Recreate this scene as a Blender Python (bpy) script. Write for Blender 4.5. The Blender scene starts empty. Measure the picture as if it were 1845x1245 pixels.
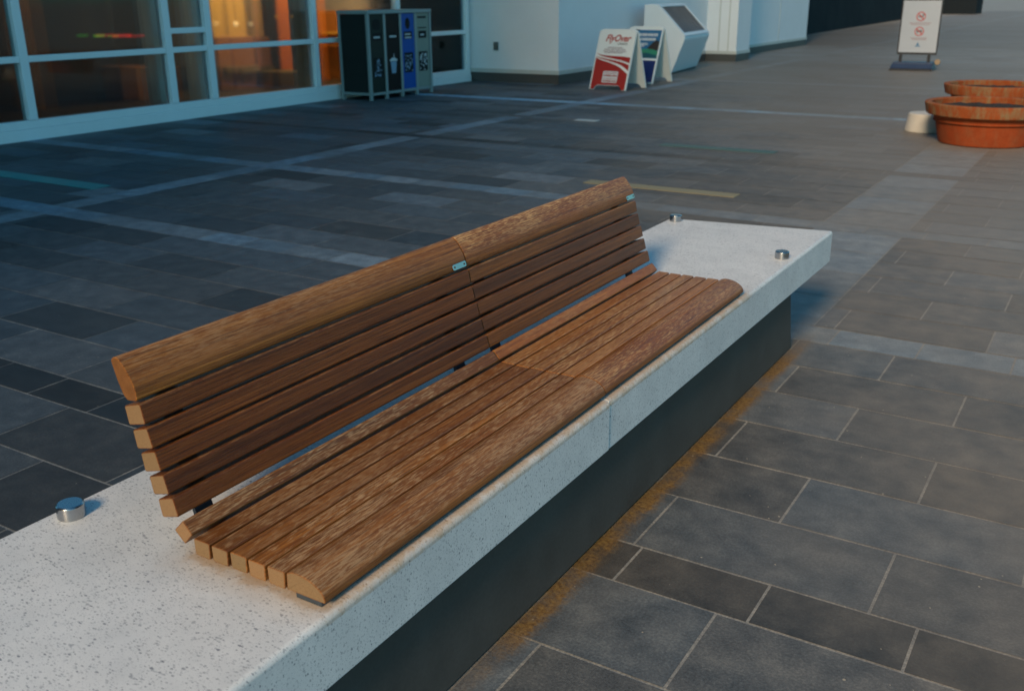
import bpy, bmesh, math, random
from mathutils import Vector, Matrix
random.seed(7)
S = bpy.context.scene
COL = S.collection
OFF = {}          # world offset of each object, so that meshes can be written in world coordinates

# ------------------------------------------------------------------ helpers
def lin(r, g, b):
    f = lambda c: (c / 255 / 12.92) if c / 255 <= 0.04045 else ((c / 255 + 0.055) / 1.055) ** 2.4
    return (f(r), f(g), f(b), 1.0)

def tag(o, label=None, cat=None, group=None, kind=None):
    if label: o['label'] = label
    if cat: o['category'] = cat
    if group: o['group'] = group
    if kind: o['kind'] = kind
    return o

def thing(name, loc, label, cat, group=None):
    o = bpy.data.objects.new(name, None)
    o.empty_display_size = 0.1
    COL.objects.link(o); o.location = loc
    OFF[o.name] = Vector(loc)
    return tag(o, label, cat, group)

def obj(name, bm, mats, parent=None, smooth=False, auto=None):
    me = bpy.data.meshes.new(name)
    off = OFF.get(parent.name, Vector((0, 0, 0))) if parent else Vector((0, 0, 0))
    if parent: bmesh.ops.translate(bm, verts=bm.verts, vec=-off)
    bm.normal_update()
    bm.to_mesh(me); bm.free()
    if not isinstance(mats, (list, tuple)): mats = [mats]
    for m in mats: me.materials.append(m)
    if smooth or auto:
        for p in me.polygons: p.use_smooth = True
    if auto:
        me.set_sharp_from_angle(angle=math.radians(auto))
    o = bpy.data.objects.new(name, me)
    COL.objects.link(o)
    if auto:
        wn = o.modifiers.new('weighted_normal', 'WEIGHTED_NORMAL'); wn.keep_sharp = True; wn.weight = 100
    if parent:
        o.parent = parent
        OFF[o.name] = off
    return o

def solid(name, bm, mat, loc, label, cat, group=None, **k):
    """a thing that is one mesh, its origin at its base"""
    bmesh.ops.translate(bm, verts=bm.verts, vec=-Vector(loc))
    o = obj(name, bm, mat, None, **k); o.location = loc; OFF[o.name] = Vector(loc)
    return tag(o, label, cat, group)

def bevel(bm, w, seg=2):
    bmesh.ops.bevel(bm, geom=bm.edges[:], offset=w, segments=seg, profile=0.5, affect='EDGES', clamp_overlap=True)
    return bm

def box(x0, x1, y0, y1, z0, z1, bv=0, seg=2, bm=None):
    b = bmesh.new()
    bmesh.ops.create_cube(b, size=1)
    for v in b.verts:
        v.co = Vector(((x0 + x1) / 2 + v.co.x * (x1 - x0), (y0 + y1) / 2 + v.co.y * (y1 - y0), (z0 + z1) / 2 + v.co.z * (z1 - z0)))
    if bv: bevel(b, bv, seg)
    if bm is None: return b
    return join(bm, b)

def join(dst, src):
    me = bpy.data.meshes.new('tmp'); src.to_mesh(me); src.free()
    dst.from_mesh(me); bpy.data.meshes.remove(me)
    return dst

def xf(bm, m):
    bmesh.ops.transform(bm, matrix=m, verts=bm.verts); return bm

def prism(pts, a0, a1, axis='y'):
    """polygon extruded along an axis: 'y' -> pts are (x,z); 'z' -> (x,y); 'x' -> (y,z). end faces get material 1"""
    bm = bmesh.new()
    def P(p, a):
        return {'y': (p[0], a, p[1]), 'z': (p[0], p[1], a), 'x': (a, p[0], p[1])}[axis]
    A = [bm.verts.new(P(p, a0)) for p in pts]; B = [bm.verts.new(P(p, a1)) for p in pts]
    n = len(pts)
    for i in range(n):
        bm.faces.new((A[i], A[(i + 1) % n], B[(i + 1) % n], B[i]))
    f1 = bm.faces.new(A[::-1]); f2 = bm.faces.new(B)
    f1.material_index = 1; f2.material_index = 1
    bmesh.ops.recalc_face_normals(bm, faces=bm.faces)
    return bm

def roundpoly(pts, r, n=4):
    out = []; k = len(pts)
    for i in range(k):
        p = Vector(pts[i]); a = (Vector(pts[i - 1]) - p); b = (Vector(pts[(i + 1) % k]) - p)
        rr = r[i] if isinstance(r, (list, tuple)) else r
        rr = min(rr, a.length * .45, b.length * .45)
        if rr < 1e-5: out.append(tuple(p)); continue
        s = p + a.normalized() * rr; e = p + b.normalized() * rr
        for j in range(n + 1):
            t = j / n
            out.append(tuple((1 - t) ** 2 * s + 2 * t * (1 - t) * p + t * t * e))
    return out

def lathe(prof, cx, cy, seg=48):
    bm = bmesh.new(); rings = []
    for r, z in prof:
        rings.append([bm.verts.new((cx + r * math.cos(2 * math.pi * i / seg), cy + r * math.sin(2 * math.pi * i / seg), z)) for i in range(seg)] if r > 1e-6 else [bm.verts.new((cx, cy, z))])
    for a, b in zip(rings, rings[1:]):
        for i in range(seg):
            j = (i + 1) % seg
            if len(a) == 1 and len(b) == 1: continue
            if len(a) == 1: bm.faces.new((a[0], b[i], b[j]))
            elif len(b) == 1: bm.faces.new((a[i], a[j], b[0]))
            else: bm.faces.new((a[i], a[j], b[j], b[i]))
    bmesh.ops.recalc_face_normals(bm, faces=bm.faces)
    return bm

def poly_uv(polys, frame, lift=0.0):
    """flat polygons given in (u,v) on a plane: frame = (origin, U, V); lift along the normal"""
    o, U, V = [Vector(t) for t in frame]; N = U.cross(V).normalized()
    bm = bmesh.new()
    for p in polys:
        bm.faces.new([bm.verts.new(o + U * u + V * v + N * lift) for u, v in p])
    return bm

def text_uv(s, size, uc, v, frame, lift, shear=0.0, bold=0.0, sx=1.0):
    o, U, V = [Vector(t) for t in frame]; N = U.cross(V).normalized()
    c = bpy.data.curves.new('txt', 'FONT'); c.body = s; c.size = size; c.align_x = 'CENTER'; c.shear = shear; c.offset = bold
    c.resolution_u = 3
    t = bpy.data.objects.new('txt', c); COL.objects.link(t)
    dg = bpy.context.evaluated_depsgraph_get(); dg.update()
    me = bpy.data.meshes.new_from_object(t.evaluated_get(dg))
    bpy.data.objects.remove(t); bpy.data.curves.remove(c)
    bm = bmesh.new(); bm.from_mesh(me); bpy.data.meshes.remove(me)
    for vtx in bm.verts:
        vtx.co = o + U * (uc + vtx.co.x * sx) + V * (v + vtx.co.y) + N * lift
    return bm

# ------------------------------------------------------------------ materials
class NT:
    def __init__(s, name):
        s.m = bpy.data.materials.new(name); s.m.use_nodes = True
        s.t = s.m.node_tree; s.n = s.t.nodes; s.l = s.t.links
        s.b = s.n['Principled BSDF']
    def add(s, typ, **k):
        nd = s.n.new(typ)
        for a, v in k.items():
            if a == 'inp':
                for i, val in v.items():
                    if hasattr(val, 'is_output'): s.l.new(val, nd.inputs[i])
                    else: nd.inputs[i].default_value = val
            else: setattr(nd, a, v)
        return nd
    def math(s, op, a, b=0.0, clamp=False):
        nd = s.add('ShaderNodeMath', operation=op, use_clamp=clamp, inp={0: a, 1: b}); return nd.outputs[0]
    def ramp(s, fac, stops, interp='LINEAR'):
        nd = s.add('ShaderNodeValToRGB', inp={0: fac}); cr = nd.color_ramp; cr.interpolation = interp
        while len(cr.elements) < len(stops): cr.elements.new(0.5)
        for e, (p, c) in zip(cr.elements, stops):
            e.position = p; e.color = c if len(c) == 4 else (*c, 1)
        return nd.outputs[0]
    def mix(s, fac, a, b, mode='MIX'):
        nd = s.add('ShaderNodeMix', data_type='RGBA', blend_type=mode)
        for i, v in ((0, fac), (6, a), (7, b)):
            if hasattr(v, 'is_output'): s.l.new(v, nd.inputs[i])
            else: nd.inputs[i].default_value = v
        return nd.outputs[2]
    def noise(s, vec, scale, detail=3, rough=.55, dist=0):
        nd = s.add('ShaderNodeTexNoise', inp={'Scale': scale, 'Detail': detail, 'Roughness': rough, 'Distortion': dist})
        if vec is not None: s.l.new(vec, nd.inputs['Vector'])
        return nd.outputs['Fac']
    def mapping(s, vec, sc=(1, 1, 1), loc=(0, 0, 0), rot=(0, 0, 0)):
        return s.add('ShaderNodeMapping', inp={0: vec, 1: loc, 2: rot, 3: sc}).outputs[0]
    def set(s, **k):
        for a, v in k.items():
            a = a.replace('_', ' ')
            if hasattr(v, 'is_output'): s.l.new(v, s.b.inputs[a])
            else: s.b.inputs[a].default_value = v
    def bump(s, h, strength=.3, dist=.002):
        nd = s.add('ShaderNodeBump', inp={'Strength': strength, 'Distance': dist, 'Height': h})
        s.l.new(nd.outputs[0], s.b.inputs['Normal'])

def g(v): return (v, v, v, 1)

def paint(name, col, rough=.5, var=.15, scale=6, metal=0, bumpk=.0, spec=.5):
    t = NT(name); pos = t.add('ShaderNodeNewGeometry').outputs['Position']
    n = t.noise(pos, scale, 4)
    n2 = t.noise(pos, scale * 14, 2)
    k = t.math('ADD', t.math('MULTIPLY', n, .7), t.math('MULTIPLY', n2, .3))
    c = t.mix(k, tuple(x * (1 - var) for x in col[:3]) + (1,), tuple(min(1, x * (1 + var)) for x in col[:3]) + (1,))
    t.set(Base_Color=c, Roughness=t.ramp(n, [(.2, g(rough * .85)), (.8, g(min(1, rough * 1.15)))]), Metallic=metal, Specular_IOR_Level=spec)
    if bumpk: t.bump(n2, bumpk, .002)
    return t.m

def emis(name, col, st):
    t = NT(name); t.set(Base_Color=col, Emission_Color=col, Emission_Strength=st); return t.m

def wood_mat():
    t = NT('weathered_hardwood')
    co = t.add('ShaderNodeTexCoord').outputs['Object']
    rnd = t.add('ShaderNodeObjectInfo').outputs['Random']
    sh = t.add('ShaderNodeCombineXYZ', inp={0: t.math('MULTIPLY', rnd, 17.3), 1: t.math('MULTIPLY', rnd, 41.7), 2: t.math('MULTIPLY', rnd, 7.9)}).outputs[0]
    p = t.add('ShaderNodeVectorMath', operation='ADD', inp={0: co, 1: sh}).outputs[0]
    rnd2 = t.math('FRACT', t.math('MULTIPLY', rnd, 7.31))
    grain = t.noise(t.mapping(p, (150, 1.3, 150)), 1, 6, .62, .5)           # long continuous grain
    pore = t.noise(t.mapping(p, (430, 30, 430)), 1, 3, .6)                  # short open pores
    hair = t.noise(t.mapping(p, (520, 7, 520)), 1, 2, .6)                   # hairline checks
    patch = t.noise(t.mapping(p, (7, 2.2, 7)), 1, 5, .62)
    patch2 = t.noise(t.mapping(p, (13, 4.5, 13), (3, 8, 1)), 1, 4, .6)
    base = t.ramp(grain, [(.24, (.066, .0180, .0034)), (.42, (.165, .0535, .0098)), (.58, (.265, .094, .0175)), (.80, (.41, .165, .034))])
    tone = t.ramp(rnd2, [(0, (.66, .60, .58)), (.5, (1.0, 1.0, 1.0)), (1, (1.30, 1.36, 1.34))])
    base = t.mix(1, base, tone, 'MULTIPLY')
    ocol = t.n.new('ShaderNodeObjectInfo').outputs['Color']
    base = t.mix(t.math('MULTIPLY', t.ramp(patch2, [(.45, g(0)), (.70, g(1))]), .35), base, (.110, .036, .011, 1))
    nz = t.add('ShaderNodeSeparateXYZ', inp={0: t.add('ShaderNodeNewGeometry').outputs['Normal']}).outputs[2]
    up = t.ramp(nz, [(.30, g(.12)), (.85, g(1))])
    wear = t.math('MULTIPLY', up, t.math('ADD', .35, t.math('MULTIPLY', rnd, .8)))
    bare = t.math('MULTIPLY', t.ramp(patch, [(.36, g(0)), (.72, g(1))]), wear)
    base = t.mix(t.math('MULTIPLY', bare, .5), base, (.26, .150, .074, 1))
    thr = t.math('ADD', t.math('MULTIPLY', patch, .40), t.math('MULTIPLY', pore, 1.0))
    fl = t.math('MULTIPLY', t.ramp(thr, [(.705, g(0)), (.785, g(1))]), t.math('MULTIPLY', wear, .6), True)
    base = t.mix(fl, base, (.56, .37, .20, 1))
    base = t.mix(t.math('MULTIPLY', t.ramp(hair, [(.30, g(.9)), (.43, g(0))]), .75), base, (.030, .012, .005, 1))
    base = t.mix(t.math('MULTIPLY', t.ramp(pore, [(.26, g(.8)), (.40, g(0))]), .4), base, (.040, .015, .006, 1))
    base = t.mix(1, base, ocol, 'MULTIPLY')
    t.set(Base_Color=base, Roughness=t.ramp(pore, [(.3, g(.30)), (.72, g(.52))]), Specular_IOR_Level=.36)
    h = t.math('ADD', t.math('MULTIPLY', pore, .8), t.math('ADD', t.math('MULTIPLY', grain, .4), t.math('MULTIPLY', hair, .4)))
    t.bump(h, .6, .0022)
    return t.m

def endgrain_mat():
    t = NT('weathered_end_grain')
    co = t.add('ShaderNodeTexCoord').outputs['Object']
    rnd = t.add('ShaderNodeObjectInfo').outputs['Random']
    n = t.noise(t.mapping(co, (150, 150, 340), (0, 0, 0), (0, .5, 0)), 1, 5, .65, 1.6)
    n2 = t.noise(t.mapping(co, (400, 400, 400)), 1, 2)
    c = t.ramp(t.math('ADD', t.math('MULTIPLY', n, .7), t.math('MULTIPLY', n2, .3)), [(.3, (.13, .080, .038)), (.5, (.25, .160, .080)), (.62, (.18, .110, .053)), (.8, (.31, .205, .110))])
    c = t.mix(1, c, t.ramp(rnd, [(0, (.75, .8, .78)), (1, (1.1, 1.0, .95))]), 'MULTIPLY')
    t.set(Base_Color=c, Roughness=.75); t.bump(n2, .3, .001)
    return t.m

def terrazzo_mat():
    t = NT('pale_terrazzo')
    pos = t.add('ShaderNodeNewGeometry').outputs['Position']
    base = t.ramp(t.noise(pos, 9, 5, .6), [(.3, (.60, .625, .645)), (.7, (.715, .735, .75))])
    base = t.mix(t.math('MULTIPLY', t.ramp(t.noise(pos, 3.2, 5, .62), [(.5, g(0)), (.68, g(1))]), .38), base, (.50, .515, .53, 1))
    base = t.mix(t.math('MULTIPLY', t.ramp(t.noise(pos, 420, 2), [(.4, g(0)), (.7, g(1))]), .25), base, (.70, .72, .74, 1))
    for i, (sc_, r0, keep, loc, c) in enumerate(((98, .33, .66, (0, 0, 0), (.16, .18, .22)), (150, .33, .60, (5, 2, 9), (.20, .23, .27)), (64, .32, .86, (1, 7, 3), (.09, .11, .15)), (240, .36, .52, (2, 4, 6), (.24, .27, .30)), (80, .36, .80, (8, 1, 2), (.30, .33, .36)), (52, .26, .93, (4, 4, 1), (.05, .07, .10)))):
        sc = sc_ * 1.42
        v = t.add('ShaderNodeTexVoronoi', feature='F1', inp={'Vector': t.mapping(pos, (1, 2.1, 1.6), loc, (.25 * i - .4, .15, .35 + i * .62)), 'Scale': sc, 'Randomness': 1.0}, distance='MANHATTAN' if i % 2 else 'EUCLIDEAN')
        rr = t.add('ShaderNodeSeparateColor', inp={0: v.outputs['Color']})
        keepm = t.math('GREATER_THAN', rr.outputs[0], keep)
        rad = t.math('MULTIPLY', t.math('ADD', rr.outputs[1], .45), r0)
        wob = t.math('MULTIPLY', t.math('SUBTRACT', t.noise(pos, sc * 3, 3), .5), .55)
        m = t.math('MULTIPLY', keepm, t.math('GREATER_THAN', rad, t.math('ADD', v.outputs['Distance'], wob)))
        base = t.mix(t.math('MULTIPLY', m, t.math('ADD', t.math('MULTIPLY', rr.outputs[2], .62), .20)), base, (*c, 1))
    # tannin stain bleeding out of the timber where it sits on the slab
    sp = t.add('ShaderNodeSeparateXYZ', inp={0: pos})
    dx = t.math('MAXIMUM', t.math('SUBTRACT', t.math('ABSOLUTE', t.math('ADD', sp.outputs[0], 1.225)), .175), 0)
    dy = t.math('MAXIMUM', t.math('SUBTRACT', t.math('ABSOLUTE', t.math('SUBTRACT', sp.outputs[1], 2.2)), 1.122), 0)
    d = t.math('SQRT', t.math('ADD', t.math('MULTIPLY', dx, dx), t.math('MULTIPLY', dy, dy)))
    d = t.math('SUBTRACT', d, t.math('MULTIPLY', t.math('SUBTRACT', t.noise(pos, 26, 4, .7), .5), .07))
    st = t.ramp(d, [(.0, g(.62)), (.006, g(.42)), (.020, g(.17)), (.075, g(0))])
    top = t.math('GREATER_THAN', sp.outputs[2], .462)
    base = t.mix(t.math('MULTIPLY', st, top), base, (.40, .235, .085, 1))
    t.set(Base_Color=base, Roughness=t.ramp(t.noise(pos, 12, 3), [(.3, g(.38)), (.7, g(.58))]), Specular_IOR_Level=.45)
    t.bump(t.noise(pos, 300, 3), .12, .001)
    return t.m

def paving_mat():
    t = NT('slate_paving')
    pos = t.add('ShaderNodeNewGeometry').outputs['Position']
    at = t.add('ShaderNodeAttribute', attribute_name='tone')
    sc = t.add('ShaderNodeSeparateColor', inp={0: at.outputs['Color']})
    n1 = t.noise(pos, 130, 4, .7); n2 = t.noise(pos, 9, 5, .65); n3 = t.noise(pos, .55, 4, .6)
    k = t.math('ADD', t.math('MULTIPLY', n1, .55), t.math('MULTIPLY', n2, .45))
    c = t.ramp(k, [(.30, (.35, .36, .38)), (.5, (.92, .95, 1.0)), (.70, (2.0, 1.95, 1.85))])
    c = t.mix(1, c, t.add('ShaderNodeCombineColor', inp={0: sc.outputs[0], 1: sc.outputs[1], 2: sc.outputs[2]}).outputs[0], 'MULTIPLY')
    # large dusty areas
    c = t.mix(t.math('MULTIPLY', t.ramp(n3, [(.42, g(0)), (.66, g(1))]), .25), c, (.100, .104, .106, 1))
    # warm glow on the open side painted in, over dust that hides the joints
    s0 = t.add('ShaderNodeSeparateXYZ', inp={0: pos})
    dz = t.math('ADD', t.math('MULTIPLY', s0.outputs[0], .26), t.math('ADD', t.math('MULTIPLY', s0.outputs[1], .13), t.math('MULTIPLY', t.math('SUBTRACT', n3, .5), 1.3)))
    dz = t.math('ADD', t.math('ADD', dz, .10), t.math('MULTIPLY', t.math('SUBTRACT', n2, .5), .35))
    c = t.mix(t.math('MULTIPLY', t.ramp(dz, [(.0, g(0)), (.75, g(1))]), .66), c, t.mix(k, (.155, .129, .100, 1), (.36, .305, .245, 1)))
    # pale grit specks
    v = t.add('ShaderNodeTexVoronoi', feature='F1', inp={'Vector': pos, 'Scale': 42, 'Randomness': 1.0})
    vr = t.add('ShaderNodeSeparateColor', inp={0: v.outputs['Color']})
    sp = t.math('MULTIPLY', t.math('GREATER_THAN', vr.outputs[0], .93), t.math('LESS_THAN', v.outputs['Distance'], t.math('MULTIPLY', vr.outputs[1], .16)))
    c = t.mix(t.math('MULTIPLY', sp, .75), c, (.42, .37, .29, 1))
    # ochre dirt and leaf dust gathered along the foot of the bench plinth
    s3 = t.add('ShaderNodeSeparateXYZ', inp={0: pos})
    dxx = t.math('ABSOLUTE', t.math('ADD', s3.outputs[0], 1.085))
    w = t.math('ADD', dxx, t.math('ADD', t.math('MULTIPLY', t.math('SUBTRACT', t.noise(pos, 6, 4, .6), .5), .045), t.math('MULTIPLY', t.math('SUBTRACT', t.noise(pos, 55, 5, .75), .5), .060)))
    m = t.ramp(w, [(.0, g(1)), (.030, g(.95)), (.040, g(.45)), (.062, g(0))])
    m = t.math('MULTIPLY', m, t.ramp(t.math('MULTIPLY', s3.outputs[1], .1), [(.155, g(.25)), (.18, g(1)), (.395, g(1)), (.445, g(0))]))
    m = t.math('MULTIPLY', m, t.ramp(t.noise(pos, 4.5, 5, .7), [(.33, g(.25)), (.52, g(1))]))
    grit = t.noise(pos, 75, 5, .75)
    oc = t.ramp(grit, [(.30, (.045, .022, .008)), (.44, (.15, .078, .018)), (.58, (.235, .135, .034)), (.72, (.30, .20, .075))])
    c = t.mix(t.math('MULTIPLY', m, .92), c, oc)
    t.set(Base_Color=c, Roughness=t.ramp(k, [(.3, g(.50)), (.75, g(.75))]), Specular_IOR_Level=.32)
    t.bump(k, .5, .003)
    return t.m

def glass_mat():
    t = NT('window_glass')
    pos = t.add('ShaderNodeNewGeometry').outputs['Position']
    lw = t.add('ShaderNodeFresnel', inp={0: 1.42})
    tr = t.add('ShaderNodeBsdfRefraction', inp={'Color': (.86, .92, .92, 1), 'Roughness': .19, 'IOR': 1.10})
    gl = t.add('ShaderNodeBsdfGlossy', inp={0: (.9, .95, 1, 1), 1: .03})
    b = t.add('ShaderNodeBump', inp={'Strength': .03, 'Distance': .01, 'Height': t.noise(pos, 1.5, 2)})
    t.l.new(b.outputs[0], gl.inputs['Normal'])
    t2 = t.add('ShaderNodeBsdfTransparent', inp={0: (.86, .92, .92, 1)})
    m2 = t.add('ShaderNodeMixShader', inp={0: .38, 1: tr.outputs[0], 2: t2.outputs[0]})
    mx = t.add('ShaderNodeMixShader', inp={0: lw.outputs[0], 1: m2.outputs[0], 2: gl.outputs[0]})
    t.l.new(mx.outputs[0], t.n['Material Output'].inputs[0])
    return t.m

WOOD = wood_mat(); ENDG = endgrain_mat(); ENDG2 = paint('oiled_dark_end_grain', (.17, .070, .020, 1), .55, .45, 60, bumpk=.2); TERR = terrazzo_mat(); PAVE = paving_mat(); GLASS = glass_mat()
GROUT = paint('pale_grout', (.24, .24, .225, 1), .85, .35, 5)
PLINTH = paint('dark_powder_coated_steel', (.078, .069, .062, 1), .7, .5, 7, bumpk=.15, spec=.3)
STEEL = paint('brushed_stainless', (.42, .44, .46, 1), .24, .08, 30, metal=1)
FRAMEST = paint('dark_bench_steel', (.055, .075, .10, 1), .4, .2, 20, metal=.3)
WHITEPAINT = paint('white_window_paint', (.82, .86, .87, 1), .4, .05, 8)
RENDERW = paint('white_wall_render', (.72, .75, .78, 1), .75, .08, 2.2, bumpk=.06)
TRIMW = paint('pale_stone_trim', (.50, .52, .50, 1), .6, .12, 4)
PLINW = paint('dark_stone_plinth', (.065, .065, .062, 1), .6, .25, 5)
TERRA = paint('terracotta', (.20, .034, .009, 1), .85, .30, 4, bumpk=.15)
TERRARIM = paint('mossy_terracotta', (.21, .055, .016, 1), .85, .5, 5, bumpk=.2)
def clay(name, a, b, amt):
    t = NT(name); pos = t.add('ShaderNodeNewGeometry').outputs['Position']
    n = t.noise(pos, 5, 5, .65); n2 = t.noise(t.mapping(pos, (1, 1, .35)), 11, 5, .7); n3 = t.noise(pos, 90, 3)
    c = t.mix(n, tuple(x * .6 for x in a) + (1,), tuple(x * 1.35 for x in a) + (1,))
    c = t.mix(t.math('MULTIPLY', t.ramp(n2, [(.45, g(0)), (.68, g(1))]), amt), c, (*b, 1))
    c = t.mix(t.math('MULTIPLY', t.ramp(n3, [(.3, g(1)), (.45, g(0))]), .4), c, tuple(x * .4 for x in a) + (1,))
    t.set(Base_Color=c, Roughness=.88, Specular_IOR_Level=.25); t.bump(n3, .35, .003)
    return t.m
TERRA = clay('terracotta', (.26, .046, .011), (.20, .11, .055), .3)
TERRARIM = clay('mossy_terracotta', (.27, .062, .016), (.21, .18, .10), .8)
SOIL = paint('dark_soil', (.022, .016, .012, 1), .95, .6, 30, bumpk=.8)
CONC = paint('white_concrete', (.50, .49, .46, 1), .75, .15, 12, bumpk=.1)
BINF = paint('grey_bin_frame', (.25, .30, .30, 1), .45, .12, 10)
BINSIDE = paint('dark_bin_side_panel', (.018, .024, .024, 1), .5, .2, 6, spec=.15)
BLACKG = paint('black_green_panel', (.016, .026, .022, 1), .45, .2, 6, spec=.15)
BLACK = paint('black_panel', (.012, .010, .010, 1), .5, .2, 6, spec=.15)
BLUE = paint('blue_panel', (.012, .085, .36, 1), .4, .12, 6, spec=.15)
GREYP = paint('grey_panel', (.25, .28, .24, 1), .5, .1, 6, spec=.15)
HOLE = paint('bin_hole_black', (.003, .003, .003, 1), .9, .1)
DECAL = paint('white_decal', (.62, .66, .68, 1), .5, .1, 20)
DECALB = paint('blue_grey_decal', (.20, .32, .45, 1), .5, .3, 60)
SIGNW = paint('white_sign_board', (.72, .75, .74, 1), .4, .05, 8)
RED = paint('red_print', (.34, .018, .012, 1), .4, .12, 8)
REDTXT = paint('red_lettering', (.42, .035, .03, 1), .5, .1, 8)
GREYTXT = paint('grey_lettering', (.30, .22, .25, 1), .5, .1, 8)
DARKTXT = paint('dark_lettering', (.06, .07, .08, 1), .5, .1, 8)
NAVY = paint('navy_print', (.006, .020, .12, 1), .4, .15, 8)
SKYP = paint('sky_blue_print', (.02, .13, .28, 1), .4, .25, 8)
GREENP = paint('green_hill_print', (.03, .22, .13, 1), .4, .3, 9)
TEALP = paint('dark_teal_print', (.01, .08, .11, 1), .4, .3, 9)
YELP = paint('yellow_print', (.40, .34, .04, 1), .4, .2, 9)
BROWNP = paint('dark_brown_print', (.03, .02, .015, 1), .4, .2, 9)
SIGNBLK = paint('black_sign_frame', (.02, .022, .028, 1), .4, .1, 9)
SIGNBASE = paint('navy_plastic_base', (.020, .038, .085, 1), .5, .15, 9)
WHEELM = paint('tan_wheel', (.27, .20, .13, 1), .5, .1, 9)
KIOSKW = paint('white_kiosk_panel', (.70, .74, .77, 1), .45, .07, 4)
SCREEN = paint('dark_screen', (.010, .011, .022, 1), .3, .2, 3, spec=.12)
DARKB = paint('dark_far_cladding', (.010, .015, .020, 1), .8, .4, .6, spec=.1)
BRONZE = paint('yellow_brass_inlay', (.26, .22, .12, 1), .5, .2, 9)
TEALIN = paint('teal_glass_inlay', (.03, .26, .27, 1), .4, .2, 9)
GREENIN = paint('dull_green_inlay', (.055, .115, .105, 1), .5, .2, 9)
PALEIN = paint('pale_stone_inlay', (.40, .46, .48, 1), .5, .15, 9)
IN_DARK = paint('interior_dark_wall', (.010, .014, .020, 1), .6, .3, 3)
IN_BROWN = paint('interior_brown_timber', (.30, .115, .030, 1), .5, .5, 3)
IN_ORANGE = paint('interior_orange_panel', (.62, .16, .020, 1), .5, .3, 3)
IN_OCHRE = paint('interior_ochre_panel', (.60, .36, .06, 1), .5, .3, 3)
IN_OLIVE = paint('interior_olive_box', (.16, .11, .04, 1), .5, .3, 3)
IN_TAN = paint('interior_tan_wall', (.66, .52, .32, 1), .6, .15, 3)
IN_GREY = paint('interior_column_render', (.62, .66, .60, 1), .65, .12, 3)
IN_FLOOR = paint('interior_floor', (.05, .045, .04, 1), .4, .3, 3)
LAMP = emis('lit_lamp_glass', (1, .66, .28, 1), 1.1)
LEDG = emis('green_led', (.10, .75, .05, 1), .22)
LEDR = emis('red_led', (.9, .03, .02, 1), .5)

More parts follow.
